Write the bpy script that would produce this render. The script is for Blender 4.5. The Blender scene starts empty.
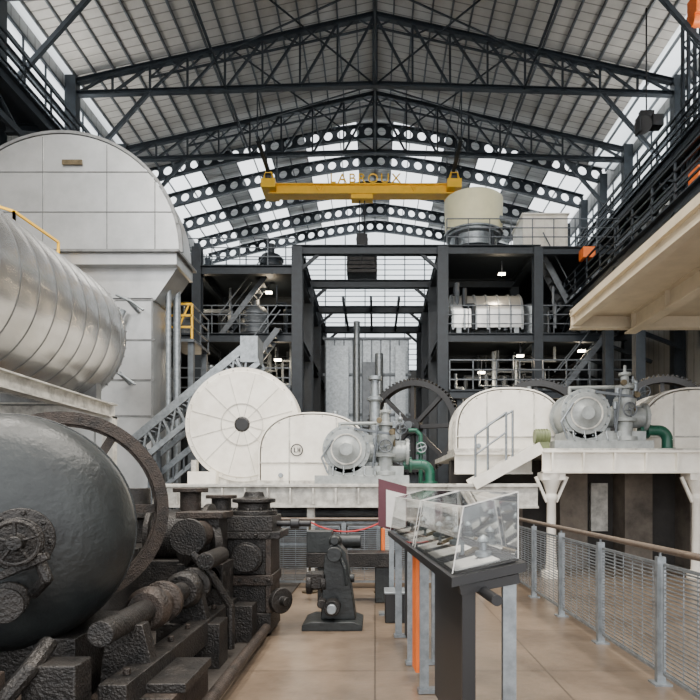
import bpy, math, random
from mathutils import Vector, Matrix
random.seed(7)
V = Vector
pi = math.pi

# ---------------------------------------------------------------- materials
def mat(name, col, rough=.6, metal=0., var=.2, scale=3., bump=0., col2=None, detail=6.):
    m = bpy.data.materials.new(name); m.use_nodes = True
    nt = m.node_tree; N = nt.nodes; L = nt.links
    b = N['Principled BSDF']
    tc = N.new('ShaderNodeTexCoord')
    no = N.new('ShaderNodeTexNoise'); no.inputs['Scale'].default_value = scale; no.inputs['Detail'].default_value = detail
    no.inputs['Roughness'].default_value = .65
    L.new(tc.outputs['Object'], no.inputs['Vector'])
    r = N.new('ShaderNodeValToRGB')
    c2 = col2 if col2 else tuple(c*(1-var*2) for c in col)
    r.color_ramp.elements[0].position = .32; r.color_ramp.elements[0].color = (*c2, 1)
    r.color_ramp.elements[1].position = .62; r.color_ramp.elements[1].color = (*col, 1)
    L.new(no.outputs['Fac'], r.inputs['Fac']); L.new(r.outputs['Color'], b.inputs['Base Color'])
    b.inputs['Roughness'].default_value = rough; b.inputs['Metallic'].default_value = metal
    if bump > 0:
        bp = N.new('ShaderNodeBump'); bp.inputs['Strength'].default_value = bump; bp.inputs['Distance'].default_value = .02
        n2 = N.new('ShaderNodeTexNoise'); n2.inputs['Scale'].default_value = scale*8
        L.new(tc.outputs['Object'], n2.inputs['Vector'])
        L.new(n2.outputs['Fac'], bp.inputs['Height']); L.new(bp.outputs['Normal'], b.inputs['Normal'])
    return m

def emis(name, col, s):
    m = bpy.data.materials.new(name); m.use_nodes = True
    b = m.node_tree.nodes['Principled BSDF']
    b.inputs['Base Color'].default_value = (*col, 1)
    b.inputs['Emission Color'].default_value = (*col, 1); b.inputs['Emission Strength'].default_value = s
    return m

def translucent(name, col, fac=.75):
    m = bpy.data.materials.new(name); m.use_nodes = True
    nt = m.node_tree; N = nt.nodes; L = nt.links
    N.remove(N['Principled BSDF'])
    a = N.new('ShaderNodeBsdfTranslucent'); d = N.new('ShaderNodeBsdfDiffuse'); mx = N.new('ShaderNodeMixShader')
    a.inputs['Color'].default_value = (*col, 1); d.inputs['Color'].default_value = (*col, 1)
    mx.inputs[0].default_value = fac
    L.new(d.outputs[0], mx.inputs[1]); L.new(a.outputs[0], mx.inputs[2]); L.new(mx.outputs[0], N['Material Output'].inputs[0])
    return m

def glass(name):
    m = bpy.data.materials.new(name); m.use_nodes = True
    nt = m.node_tree; N = nt.nodes; L = nt.links
    N.remove(N['Principled BSDF'])
    a = N.new('ShaderNodeBsdfTransparent'); a.inputs[0].default_value = (.92, .94, .94, 1)
    g = N.new('ShaderNodeBsdfGlossy'); g.inputs['Roughness'].default_value = .03
    lw = N.new('ShaderNodeLayerWeight'); lw.inputs[0].default_value = .4
    mx = N.new('ShaderNodeMixShader')
    L.new(lw.outputs['Fresnel'], mx.inputs[0]); L.new(a.outputs[0], mx.inputs[1]); L.new(g.outputs[0], mx.inputs[2])
    L.new(mx.outputs[0], N['Material Output'].inputs[0])
    return m

def ribbed(name, col, axis, period, dark=.6):
    m = mat(name, col, .5, .1, .1, 1.0)
    nt = m.node_tree; N = nt.nodes; L = nt.links; b = N['Principled BSDF']
    tc = N.new('ShaderNodeTexCoord'); sp = N.new('ShaderNodeSeparateXYZ'); L.new(tc.outputs['Object'], sp.inputs[0])
    mu = N.new('ShaderNodeMath'); mu.operation = 'MULTIPLY'; mu.inputs[1].default_value = 1/period
    L.new(sp.outputs[axis], mu.inputs[0])
    fr = N.new('ShaderNodeMath'); fr.operation = 'FRACT'; L.new(mu.outputs[0], fr.inputs[0])
    r = N.new('ShaderNodeValToRGB'); e = r.color_ramp.elements
    e[0].position = 0; e[0].color = (dark, dark, dark, 1); e[1].position = .16; e[1].color = (1, 1, 1, 1)
    x = e.new(.08); x.color = (dark, dark, dark, 1)
    L.new(fr.outputs[0], r.inputs[0])
    mx = N.new('ShaderNodeMix'); mx.data_type = 'RGBA'; mx.blend_type = 'MULTIPLY'; mx.inputs[0].default_value = 1
    src = b.inputs['Base Color'].links[0].from_socket
    L.new(src, mx.inputs[6]); L.new(r.outputs[0], mx.inputs[7]); L.new(mx.outputs[2], b.inputs['Base Color'])
    bp = N.new('ShaderNodeBump'); bp.inputs['Distance'].default_value = .04; bp.inputs['Strength'].default_value = .6
    L.new(r.outputs[0], bp.inputs['Height']); L.new(bp.outputs[0], b.inputs['Normal'])
    return m

def floor_mat():
    m = mat('floor_concrete', (.20, .148, .105), .30, 0, .12, 1.2, .15, col2=(.095, .07, .05))
    nt = m.node_tree; N = nt.nodes; L = nt.links; b = N['Principled BSDF']
    tc = N.new('ShaderNodeTexCoord')
    br = N.new('ShaderNodeTexBrick'); br.offset = 0
    br.inputs['Scale'].default_value = 1; br.inputs['Brick Width'].default_value = 1.5; br.inputs['Row Height'].default_value = 1.5
    br.inputs['Mortar Size'].default_value = .008
    br.inputs['Color1'].default_value = (1, 1, 1, 1); br.inputs['Color2'].default_value = (.84, .84, .84, 1); br.inputs['Mortar'].default_value = (.4, .4, .4, 1)
    L.new(tc.outputs['Object'], br.inputs['Vector'])
    mx = N.new('ShaderNodeMix'); mx.data_type = 'RGBA'; mx.blend_type = 'MULTIPLY'; mx.inputs[0].default_value = 1
    src = b.inputs['Base Color'].links[0].from_socket
    L.new(src, mx.inputs[6]); L.new(br.outputs['Color'], mx.inputs[7]); L.new(mx.outputs[2], b.inputs['Base Color'])
    return m

M_floor = floor_mat()
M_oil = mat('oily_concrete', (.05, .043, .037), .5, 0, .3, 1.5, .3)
M_roof = ribbed('roof_sheet', (.50, .49, .465), 1, .42, .45)
M_roofb = ribbed('roof_sheet_rear', (.70, .70, .68), 1, .42, .6)
M_roofl = translucent('skylight_sheet', (.92, .95, .96), .85)
M_wall = ribbed('wall_sheet', (.24, .245, .24), 1, .5, .6)
M_steel = mat('dark_steel', (.020, .027, .035), .5, .2, .2, 4)
M_steelg = mat('grey_steel', (.13, .145, .16), .5, .4, .2, 4)
M_galv = mat('galvanised', (.30, .33, .35), .42, .6, .2, 10)
M_silver = mat('silver_paint', (.50, .505, .50), .30, .7, .10, 1.6, .05)
M_drum = mat('drum_aluminium', (.50, .50, .495), .26, .85, .10, 1.6, .06)
M_silverd = mat('silver_seam', (.20, .205, .205), .45, .5, .2, 5)
M_white = mat('white_paint', (.88, .84, .75), .40, 0, .1, 3, .05, col2=(.72, .67, .58))
M_whited = mat('white_grimy', (.62, .60, .54), .55, 0, .2, 5, .1, col2=(.28, .265, .24))
M_grey = mat('engine_grey', (.33, .35, .34), .38, .15, .18, 5, .1)
M_cream = mat('cream_paint', (.58, .49, .35), .5, 0, .1, 2, .05)
M_creamv = mat('cream_vessel', (.82, .77, .50), .45, 0, .05, 2)
M_yel = mat('yellow_paint', (.98, .56, .02), .45, 0, .06, 3)
M_org = mat('orange_paint', (.85, .17, .02), .5, 0, .1, 3)
M_green = mat('green_pipe', (.012, .09, .055), .35, 0, .15, 4)
M_olive = mat('olive_motor', (.16, .19, .08), .5, 0, .15, 4)
M_rust = mat('sooty_iron', (.034, .030, .027), .45, .4, .3, 7, .6, col2=(.010, .010, .010))
M_rust2 = mat('brown_iron', (.058, .043, .034), .5, .35, .3, 9, .6, col2=(.02, .017, .015))
M_tank = mat('charcoal_iron', (.027, .031, .031), .42, .2, .25, 3, .25, col2=(.012, .014, .015))
M_black = mat('black_paint', (.012, .012, .013), .45, 0, .1, 5)
M_brass = mat('aged_brass', (.14, .11, .065), .45, .7, .25, 8)
M_conc = mat('dirty_concrete', (.19, .16, .13), .85, 0, .2, 1.2, .4, col2=(.06, .05, .042))
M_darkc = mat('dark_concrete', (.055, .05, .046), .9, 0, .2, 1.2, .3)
M_wood = mat('handrail_brown', (.13, .095, .07), .4, .1, .2, 12)
M_maroon = mat('maroon_panel', (.09, .02, .03), .5, 0, .1, 3)
M_paper = mat('paper', (.70, .68, .64), .7, 0, .06, 12)
M_red = mat('red_rope', (.5, .03, .03), .6)
M_glass = glass('acrylic')
M_lamp = emis('lamp_glow', (1, .88, .66), 30)
M_lampc = emis('lamp_cool', (.9, .95, 1), 2)

# ---------------------------------------------------------------- mesh builder
class B:
    def __init__(s, name, *mats):
        s.name = name; s.mats = mats or (M_steel,); s.v = []; s.f = []; s.m = []
    def add(s, vs, fs, m=0):
        o = len(s.v); s.v += [tuple(v) for v in vs]
        for f in fs: s.f.append([i+o for i in f]); s.m.append(m)
    def box(s, x0, x1, y0, y1, z0, z1, m=0):
        vs = [(x, y, z) for x in (x0, x1) for y in (y0, y1) for z in (z0, z1)]
        s.add(vs, [(0, 1, 3, 2), (4, 6, 7, 5), (0, 4, 5, 1), (2, 3, 7, 6), (0, 2, 6, 4), (1, 5, 7, 3)], m)
    def beam(s, p, q, w, h, m=0, off=0, up=None):
        p = V(p); q = V(q); d = (q-p).normalized()
        u = V(up) if up else V((0, 0, 1))
        if abs(d.dot(u)) > .98: u = V((0, 1, 0))
        a = d.cross(u).normalized(); u = a.cross(d).normalized()
        p = p+u*off; q = q+u*off
        vs = [b+a*i*w/2+u*j*h/2 for b in (p, q) for i in (-1, 1) for j in (-1, 1)]
        s.add(vs, [(0, 1, 3, 2), (4, 6, 7, 5), (0, 4, 5, 1), (2, 3, 7, 6), (0, 2, 6, 4), (1, 5, 7, 3)], m)
    def ib(s, p, q, w, h, m=0, up=None):
        t = max(.012, h*.09)
        s.beam(p, q, w, t, m, h/2-t/2, up); s.beam(p, q, w, t, m, -h/2+t/2, up); s.beam(p, q, max(.012, w*.1), h-2*t, m, 0, up)
    def lathe(s, p, axis, prof, n=24, m=0):
        p = V(p); d = V(axis).normalized(); u = V((0, 0, 1)) if abs(d.z) < .9 else V((1, 0, 0))
        a = d.cross(u).normalized(); u = a.cross(d)
        vs = []; fs = []
        for t, r in prof:
            for i in range(n):
                an = 2*pi*i/n; vs.append(p+d*t+a*math.cos(an)*r+u*math.sin(an)*r)
        k = len(prof)
        for j in range(k-1):
            for i in range(n):
                i2 = (i+1) % n; fs.append((j*n+i, j*n+i2, (j+1)*n+i2, (j+1)*n+i))
        if prof[0][1] > 1e-4: fs.append(tuple(range(n)))
        if prof[-1][1] > 1e-4: fs.append(tuple(reversed(range((k-1)*n, k*n))))
        s.add(vs, fs, m)
    def cyl(s, p, q, r, r2=None, n=16, m=0):
        p = V(p); q = V(q); s.lathe(p, q-p, [(0, r), ((q-p).length, r if r2 is None else r2)], n, m)
    def ringd(s, p, axis, ro, ri, w, n=40, m=0):
        p = V(p); d = V(axis).normalized(); u = V((0, 0, 1)) if abs(d.z) < .9 else V((1, 0, 0))
        a = d.cross(u).normalized(); u = a.cross(d); vs = []; fs = []
        for i in range(n):
            an = 2*pi*i/n; e = a*math.cos(an)+u*math.sin(an)
            vs += [p+e*ro-d*w/2, p+e*ro+d*w/2, p+e*ri+d*w/2, p+e*ri-d*w/2]
        for i in range(n):
            j = (i+1) % n
            for k in range(4): fs.append((i*4+k, i*4+(k+1) % 4, j*4+(k+1) % 4, j*4+k))
        s.add(vs, fs, m)
    def sph(s, c, r, m=0, n=14, sc=(1, 1, 1)):
        vs = []; fs = []
        for j in range(n//2+1):
            ph = -pi/2+pi*j/(n//2)
            for i in range(n):
                an = 2*pi*i/n
                vs.append((c[0]+r*sc[0]*math.cos(ph)*math.cos(an), c[1]+r*sc[1]*math.cos(ph)*math.sin(an), c[2]+r*sc[2]*math.sin(ph)))
        for j in range(n//2):
            for i in range(n):
                i2 = (i+1) % n; fs.append((j*n+i, j*n+i2, (j+1)*n+i2, (j+1)*n+i))
        s.add(vs, fs, m)
    def tube(s, pts, r, n=8, m=0):
        for a, b in zip(pts, pts[1:]): s.cyl(a, b, r, n=n, m=m)
        for a in pts[1:-1]: s.sph(a, r*1.01, m, 8 if n < 10 else 14)
    def bend(s, c, r0, a0, a1, plane, r, m=0, n=12, k=6):
        pts = []
        for i in range(k+1):
            a = a0+(a1-a0)*i/k; u, w = math.cos(a)*r0, math.sin(a)*r0
            pts.append((c[0]+u, c[1], c[2]+w) if plane == 'xz' else (c[0], c[1]+u, c[2]+w) if plane == 'yz' else (c[0]+u, c[1]+w, c[2]))
        s.tube(pts, r, n, m)
    def prism(s, poly, axis, a0, a1, m=0):
        f = {'y': lambda u, w, a: (u, a, w), 'x': lambda u, w, a: (a, u, w), 'z': lambda u, w, a: (u, w, a)}[axis]
        n = len(poly); vs = [f(u, w, a0) for u, w in poly]+[f(u, w, a1) for u, w in poly]
        fs = [tuple(range(n)), tuple(reversed(range(n, 2*n)))]+[(i, i+n, (i+1) % n+n, (i+1) % n) for i in range(n)]
        s.add(vs, fs, m)
    def bolts(s, p, axis, R, k, r=.02, h=.03, m=0):
        p = V(p); d = V(axis).normalized(); u = V((0, 0, 1)) if abs(d.z) < .9 else V((1, 0, 0))
        a = d.cross(u).normalized(); u = a.cross(d)
        for i in range(k):
            an = 2*pi*i/k+.1; c = p+(a*math.cos(an)+u*math.sin(an))*R; s.cyl(c, c+d*h, r, n=6, m=m)
    def wheel(s, p, axis, R, r, spokes=5, m=0, hub=.2):
        p = V(p); d = V(axis).normalized(); u = V((0, 0, 1)) if abs(d.z) < .9 else V((1, 0, 0))
        a = d.cross(u).normalized(); u = a.cross(d); n = 28; k = 8; vs = []; fs = []
        for i in range(n):
            an = 2*pi*i/n; e = a*math.cos(an)+u*math.sin(an)
            for j in range(k):
                b = 2*pi*j/k; vs.append(p+e*(R+r*math.cos(b))+d*r*math.sin(b))
        for i in range(n):
            for j in range(k): fs.append((i*k+j, ((i+1) % n)*k+j, ((i+1) % n)*k+(j+1) % k, i*k+(j+1) % k))
        s.add(vs, fs, m)
        for i in range(spokes):
            an = 2*pi*i/spokes+.3; e = a*math.cos(an)+u*math.sin(an); s.cyl(p, p+e*R, r*.8, n=6, m=m)
        s.cyl(p-d*r*1.8, p+d*r*1.8, R*hub, n=12, m=m)
    def rail(s, p, q, n, h=1.1, r=.025, m=0, mids=2):
        p = V(p); q = V(q)
        for i in range(n+1):
            a = p.lerp(q, i/n); s.beam(a, a+V((0, 0, h)), r*2, r*2, m)
        for k in range(mids+1):
            o = V((0, 0, h*(k+1)/(mids+1))); s.beam(p+o, q+o, r*2, r*2, m)
    def done(s, bevel=0):
        me = bpy.data.meshes.new(s.name)
        xs = [v[0] for v in s.v]; ys = [v[1] for v in s.v]; zs = [v[2] for v in s.v]
        c = ((min(xs)+max(xs))/2, (min(ys)+max(ys))/2, min(zs))
        me.from_pydata([(v[0]-c[0], v[1]-c[1], v[2]-c[2]) for v in s.v], [], s.f)
        for m in s.mats: me.materials.append(m)
        me.polygons.foreach_set('material_index', s.m)
        me.polygons.foreach_set('use_smooth', [True]*len(s.f))
        me.update()
        import bmesh
        bm = bmesh.new(); bm.from_mesh(me); bmesh.ops.recalc_face_normals(bm, faces=bm.faces); bm.to_mesh(me); bm.free()
        me.set_sharp_from_angle(angle=math.radians(35))
        o = bpy.data.objects.new(s.name, me); o.location = c
        bpy.context.scene.collection.objects.link(o)
        if bevel:
            bv = o.modifiers.new('bevel', 'BEVEL'); bv.width = bevel; bv.segments = 2; bv.limit_method = 'ANGLE'; bv.angle_limit = math.radians(50)
            bv.harden_normals = False
        return o

# ---------------------------------------------------------------- room shell
b = B('floor', M_floor); b.box(-13, 13, -5, 45.5, -.3, 0); b.done()
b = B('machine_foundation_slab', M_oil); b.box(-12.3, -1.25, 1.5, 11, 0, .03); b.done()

EZ, RZ = 18.75, 21.65
def rz(x): return RZ-(RZ-EZ)*abs(x)/13
b = B('ceiling', M_roof, M_roofl)
for sg, xe in ((-1, 12.5), (1, 11.5)):
    b.prism([(0, RZ), (sg*xe, rz(xe)), (sg*xe, rz(xe)+.12), (0, RZ+.12)], 'y', -5, 32.5)
    b.prism([(sg*xe, rz(xe)), (sg*13, EZ), (sg*13, EZ+.02), (sg*xe, rz(xe)+.02)], 'y', -5, 32.5, 1)
b.done()
b = B('purlins', M_steelg)
for i in range(1, 17):
    for sg in (-1, 1):
        x = sg*i*.78; z = rz(x)-.08
        b.beam((x, -5, z), (x, 32.5, z), .06, .14)
b.beam((0, -5, RZ-.15), (0, 32.5, RZ-.15), .2, .2)
b.done()
def az(x, base=19.0, rise=2.5):
    return base+rise*(1-(abs(x)/12.6)**1.35)
b = B('skylight_roof', M_roofl, M_roofb, M_steelg)
N_ = 26
for i in range(N_):
    x0 = -13+26*i/N_; x1 = -13+26*(i+1)/N_
    opaque = i in (3, 4, 7, 8, 12, 13, 17, 18, 21, 22)
    z0, z1 = az(x0, 19.3), az(x1, 19.3)
    b.add([(x0, 32.5, z0), (x1, 32.5, z1), (x1, 45.5, z1), (x0, 45.5, z0)], [(0, 1, 2, 3)], 1 if opaque else 0)
    b.beam((x0, 32.5, z0-.06), (x0, 45.5, z0-.06), .05, .1, 2)
for sg in (1, -1):
    b.prism([(0, 21.65), (sg*13, 18.75), (sg*13, 19.3)] + [(sg*x, az(x, 19.3)) for x in (12, 10, 8, 6, 4, 2, 0)], 'y', 32.4, 32.5, 1)
b.done()

for nm, x in (('wall_left', -13), ('wall_right', 13)):
    b = B(nm, M_wall, M_roofl, M_steel)
    b.box(x-.1, x+.1, -5, 45.5, 0, 15.2, 0)
    b.box(x-.03, x+.03, -5, 45.5, 15.2, 18.2, 1)
    b.box(x-.1, x+.1, -5, 45.5, 18.2, 19.3, 0)
    sx = x-math.copysign(.1, x)
    for k in range(34): b.beam((sx, -5+k*1.5, 15.2), (sx, -5+k*1.5, 18.2), .06, .06, 2)
    for z in (15.2, 15.8, 16.4, 17.0, 17.6, 18.2): b.beam((sx, -5, z), (sx, 45.5, z), .08, .1, 2)
    b.done()
b = B('wall_back', M_wall, M_roofl, M_steelg)
b.box(-13, 13, 45.5, 45.6, 0, 10.5, 0)
b.prism([(-13, 10.5), (13, 10.5)]+[(x, az(x, 19.3)) for x in range(13, -14, -1)], 'y', 45.52, 45.56, 1)
for i in range(18): b.beam((-12.75+i*1.5, 45.4, 10.5), (-12.75+i*1.5, 45.4, az(-12.75+i*1.5, 19.3)), .08, .1, 2)
for i in range(22): b.beam((-13, 45.4, 10.5+i*.4), (13, 45.4, 10.5+i*.4), .05, .06, 2)
b.done()

# ---------------------------------------------------------------- trusses
def truss(y):
    b = B('roof_truss', M_steel)
    n = 16; W = 12.5
    def bot(x): return 18.0+.4*(1-abs(x)/W)
    def top(x): return 18.5+(21.3-18.5)*(1-abs(x)/W)
    def mid(x): return bot(x)+(top(x)-bot(x))*.5
    xs = [-W+2*W*i/n for i in range(n+1)]
    for x0, x1 in zip(xs, xs[1:]):
        b.ib((x0, y, bot(x0)), (x1, y, bot(x1)), .24, .18)
        b.ib((x0, y, top(x0)), (x1, y, top(x1)), .24, .2)
    for i, x in enumerate(xs):
        b.beam((x, y, bot(x)), (x, y, top(x)), .08, .08)
        if i < n:
            x1 = xs[i+1]; xm = (x+x1)/2
            if x < -.01: b.beam((x, y, bot(x)), (x1, y, top(x1)), .09, .09)
            else: b.beam((x, y, top(x)), (x1, y, bot(x1)), .09, .09)
            if 1 < i < n-2:
                b.beam((x, y, top(x)-.5), (x1, y, top(x1)-.5), .07, .07)
                b.beam((x, y, top(x)-.5), (xm, y, top(xm)), .05, .05); b.beam((xm, y, top(xm)), (x1, y, top(x1)-.5), .05, .05)
    b.beam((0, y, bot(0)), (0, y, top(0)), .22, .22)
    for sg in (-1, 1):
        b.beam((sg*12.6, y, 14.5), (sg*9.4, y, bot(9.4)), .14, .14)
        b.box(sg*12.6-.22, sg*12.6+.22, y-.2, y+.2, 0, 18.7)
    b.done()
for y in (10, 15, 20, 25, 30): truss(y)
b = B('roof_wind_bracing', M_steel)
for y in (15, 20, 25):
    for sg in (-1, 1):
        b.beam((0, y, 18.4), (sg*6, y+5, 19.9), .05, .05); b.beam((0, y+5, 18.4), (sg*6, y, 19.9), .05, .05)
        b.beam((sg*6.2, y, 18.2), (sg*6.2, y+5, 18.2), .08, .08)
b.beam((0, 10, 18.4), (0, 30, 18.4), .08, .08)
b.done()

def arch(y, th=.75):
    b = B('arched_cellular_beam', M_steelg, M_steel)
    W = 12.5; n = 34
    def P(u, v):
        x = -W+2*W*u
        return V((x, y, az(x, 18.35)+th*(v)))
    for i in range(n):
        u0, u1 = i/n, (i+1)/n; vs = []; K = 20
        for k in range(K):
            a = 2*pi*k/K; c, s_ = math.cos(a), math.sin(a); mm = max(abs(c), abs(s_))
            vs.append(P((u0+u1)/2+(u1-u0)*.5*c/mm, .5+.5*s_/mm)); vs.append(P((u0+u1)/2+(u1-u0)*.31*c, .5+.29*s_))
        b.add(vs, [(2*k, 2*k+1, (2*k+3) % (2*K), (2*k+2) % (2*K)) for k in range(K)], 1)
        b.beam(P(u0, 0), P(u1, 0), .24, .06, 1); b.beam(P(u0, 1), P(u1, 1), .24, .06, 1)
    for sg in (-1, 1): b.box(sg*12.5-.2, sg*12.5+.2, y-.2, y+.2, 0, 18.8, 1)
    b.done()
for y in (33, 36, 39.2, 42.3, 45): arch(y)

# ---------------------------------------------------------------- galleries
def gallery(name, x0, x1, z, y0, y1, inner, n):
    b = B(name, M_steel, M_steelg, M_org)
    b.box(x0, x1, y0, y1, z-.08, z, 0)
    b.ib((inner, y0, z-.25), (inner, y1, z-.25), .3, .45)
    outer = x0 if inner == x1 else x1
    sg = 1 if inner < outer else -1
    for i in range(n+1):
        y = y0+(y1-y0)*i/n
        b.ib((x0, y, z-.25), (x1, y, z-.25), .2, .3)
        b.beam((inner+sg*.1, y, z-.4), (outer, y, z-2.0), .14, .14)
    b.rail((inner, y0, z), (inner, y1, z), n*2, 1.1, .028, 0, 3)
    return b
b = gallery('gallery_walkway_right', 8.0, 12.3, 9.2, 8, 32, 8.0, 9)
for y in (14, 19, 21.5): b.box(8.2, 8.5, y-.15, y+.15, 0, 9, 0)
b.beam((8, 8, 8.0), (8, 32, 8.0), .12, .2)
for i in range(12): b.beam((8, 8+i*2, 8.0 if i % 2 else 9), (8, 10+i*2, 9 if i % 2 else 8.0), .08, .08)
for dx in (-.22, .22):
    for dy in (-.2, .2): b.beam((11.4+dx, 21.6+dy, 9.2), (11.4+dx, 21.6+dy, 18.4), .1, .1)
for i in range(18): 
    z = 9.2+i*.5
    for dy in (-.2, .2): b.beam((11.18 if i % 2 else 11.62, 21.6+dy, z), (11.62 if i % 2 else 11.18, 21.6+dy, z+.5), .05, .05)
b.box(7.85, 8.3, 22.6, 23.1, 10.3, 10.7, 2); b.beam((7.9, 22.8, 10.6), (8.6, 24.6, 11.3), .12, .12, 2); b.box(8.3, 8.9, 15.4, 15.9, 9.2, 9.9, 2)
b.done()
b = gallery('upper_gallery', 10.8, 12.3, 13.8, 8, 32, 10.8, 8)
b.beam((11, 8, 12.6), (11, 32, 12.6), .1, .2)
for i in range(16): b.beam((11, 8+i*1.5, 12.6 if i % 2 else 13.4), (11, 9.5+i*1.5, 13.4 if i % 2 else 12.6), .07, .07)
b.done()
b = gallery('upper_gallery', -12.3, -10.8, 13.8, 8, 32, -10.8, 8)
b.beam((-11, 8, 12.6), (-11, 32, 12.6), .1, .2)
for i in range(16): b.beam((-11, 8+i*1.5, 12.6 if i % 2 else 13.4), (-11, 9.5+i*1.5, 13.4 if i % 2 else 12.6), .07, .07)
b.done()
b = B('orange_hoist', M_org, M_steel); b.box(10.5, 11.4, 19.6, 20.2, 17.2, 17.9); b.cyl((10.5, 19.9, 17.1), (11.4, 19.9, 17.1), .2); b.box(10.8, 11.1, 19.7, 20.1, 17.9, 18.2, 1); b.done(.02)
b = B('stage_spotlight', M_black, M_lampc)
b.cyl((9.9, 22, 14.9), (9.6, 21.5, 14.6), .24, .3, 18); b.box(9.7, 10.2, 21.9, 22.1, 14.9, 15.4); b.cyl((9.95, 22, 15.3), (9.95, 22, 19.2), .03, n=8); b.box(10.1, 10.5, 21.8, 22.2, 14.8, 15.2); b.box(9.4, 9.45, 21.3, 21.7, 14.3, 14.9); b.done()
b = B('control_cabinet', M_olive, M_black)
for y in (16, 18, 21): b.box(9.4, 10.4, y, y+1, 9.2, 10.5); b.box(9.36, 9.4, y+.2, y+.8, 9.9, 10.3, 1)
b.done(.02)
b = B('winch_drum', M_olive, M_black); b.cyl((8.8, 17.8, 9.55), (8.8, 18.6, 9.55), .3); b.box(8.5, 9.1, 17.6, 17.8, 9.2, 9.9, 1); b.box(8.5, 9.1, 18.6, 18.8, 9.2, 9.9, 1); b.done()

# ---------------------------------------------------------------- cream platform right
b = B('overhead_cream_platform', M_cream, M_steelg)
b.box(3.9, 9, 3.0, 12, 5.02, 5.12, 0)
b.ib((3.98, 3, 4.98), (3.98, 12, 4.98), .16, .34)
b.ib((5.1, 3, 4.86), (5.1, 12, 4.86), .22, .36)
b.ib((7.6, 3, 4.86), (7.6, 12, 4.86), .22, .36)
b.ib((3.9, 11.95, 4.94), (9, 11.95, 4.94), .2, .34, up=(0, 0, 1))
for i in range(7):
    y = 3.6+i*1.35; b.box(5.0, 5.2, y-.01, y+.01, 4.7, 5.02)
for y in (4, 11.8): b.box(8.6-.12, 8.6+.12, y-.12, y+.12, 0, 5.0, 1)
for y in (4, 11.8): b.ib((7.4, y, 4.6), (9, y, 4.6), .2, .3, 1)
b.done()
# ---------------------------------------------------------------- overhead travelling crane
b = B('overhead_travelling_crane', M_yel, M_steel, M_black)
b.box(-4.9, 3.7, 27.8, 28.2, 15.25, 15.62)
b.box(-4.9, 3.7, 27.68, 28.32, 15.62, 15.67); b.box(-4.9, 3.7, 27.68, 28.32, 15.2, 15.25)
for x in (-4.9, 3.6):
    b.box(x-.3, x+.35, 27.3, 28.7, 15.3, 15.7)
    for y in (27.5, 28.5):
        b.cyl((x-.1, y, 15.85), (x+.14, y, 15.85), .17, n=16, m=2)
        b.tube([(x-.25, y, 15.6), (x-.1, y, 16.05), (x+.15, y, 16.05), (x+.3, y, 15.6)], .05, 8)
    b.ib((x, 25, 16.15), (x, 30, 16.15), .14, .2, 1)
    for y in (25, 30): b.beam((x, y, 16.2), (x, y, 18.2), .05, .05, 1)
    b.beam((x, 27.5, 16.2), (x, 25, 18.2), .04, .04, 1)
for x in (-2.6, 1.8): b.tube([(x-.15, 27.75, 15.6), (x, 27.75, 15.35), (x+.15, 27.75, 15.6)], .03)
b.box(-1.1, -.1, 27.75, 28.25, 15.0, 15.2, 0)
crane = b.done()
cu = bpy.data.curves.new('lettering', 'FONT'); cu.body = 'LABROUX'; cu.size = .62; cu.extrude = .02; cu.space_character = 1.25
cu.materials.append(M_yel); t = bpy.data.objects.new('lettering', cu); bpy.context.scene.collection.objects.link(t)
t.rotation_euler = (pi/2, 0, 0); t.location = (-2.1-crane.location.x, 27.72-crane.location.y, 15.70-crane.location.z); t.parent = crane
b = B('crane_hook_block', M_black, M_rust)
for dx in (-.12, .12): b.cyl((-.6+dx, 28, 12.9), (-.6+dx, 28, 15.0), .03, n=6)
b.box(-.85, -.35, 27.8, 28.2, 12.6, 13.4); b.cyl((-.6, 27.7, 13.1), (-.6, 28.3, 13.1), .28)
for i in range(5): b.box(-1.3, .1, 27.5+.03*i, 28.5, 11.5+i*.2, 11.63+i*.2, 1)
for x in (-1.2, -.6, 0): b.cyl((x, 27.6, 11.5), (x, 27.6, 12.7), .05, n=8, m=0)
b.done()

# ---------------------------------------------------------------- steel frames centre + mezzanines
b = B('steel_portal_frame', M_steel)
for y in (24, 28, 32, 36):
    for x in (-3.1, 2.7): b.ib((x, y, 0), (x, y, 11.2), .42, .42)
    b.ib((-3.3, y, 11.1), (6.6, y, 11.1), .3, .36)
    b.ib((-3.1, y, 7.6), (-7.2, y, 7.6), .25, .35); b.ib((-3.1, y, 10.3), (-7.2, y, 10.3), .25, .35)
    b.ib((2.7, y, 7.6), (9, y, 7.6), .25, .35)
    for x in (-7.1, 6.5, ): b.ib((x, y, 0), (x, y, 11.2), .36, .36)
    for sg, x in ((1, -3.1), (-1, 2.7)): b.beam((x, y, 10.2), (x+sg*.9, y, 11), .12, .12)
for x in (-3.1, 2.7, 6.5): b.ib((x, 24, 11.1), (x, 36, 11.1), .3, .36)
for x in (-7.1, -3.1): b.ib((x, 24, 10.3), (x, 36, 10.3), .25, .3)
for x in (-7.1, -3.1, 2.7, 6.5): b.ib((x, 24, 7.6), (x, 36, 7.6), .25, .3)
for x in (-1.6, -.2, 1.2): b.beam((x, 30, 11.1), (x, 36, 11.1), .12, .2)
b.done()
b = B('mezzanine_floor', M_steel, M_steelg)
b.box(2.8, 9.8, 24.2, 36, 11.28, 11.36); b.box(2.8, 9.8, 24.2, 36, 7.78, 7.86); b.box(-12.2, -3.2, 24.2, 36, 10.48, 10.56); b.box(-12.2, -3.2, 24.2, 36, 7.78, 7.86)
b.ib((6.5, 24.1, 11.1), (9.8, 24.1, 11.1), .25, .3)
b.ib((-12.2, 24.1, 10.3), (-7, 24.1, 10.3), .25, .3); b.ib((-12.2, 24.1, 7.6), (-7, 24.1, 7.6), .25, .3)
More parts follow.
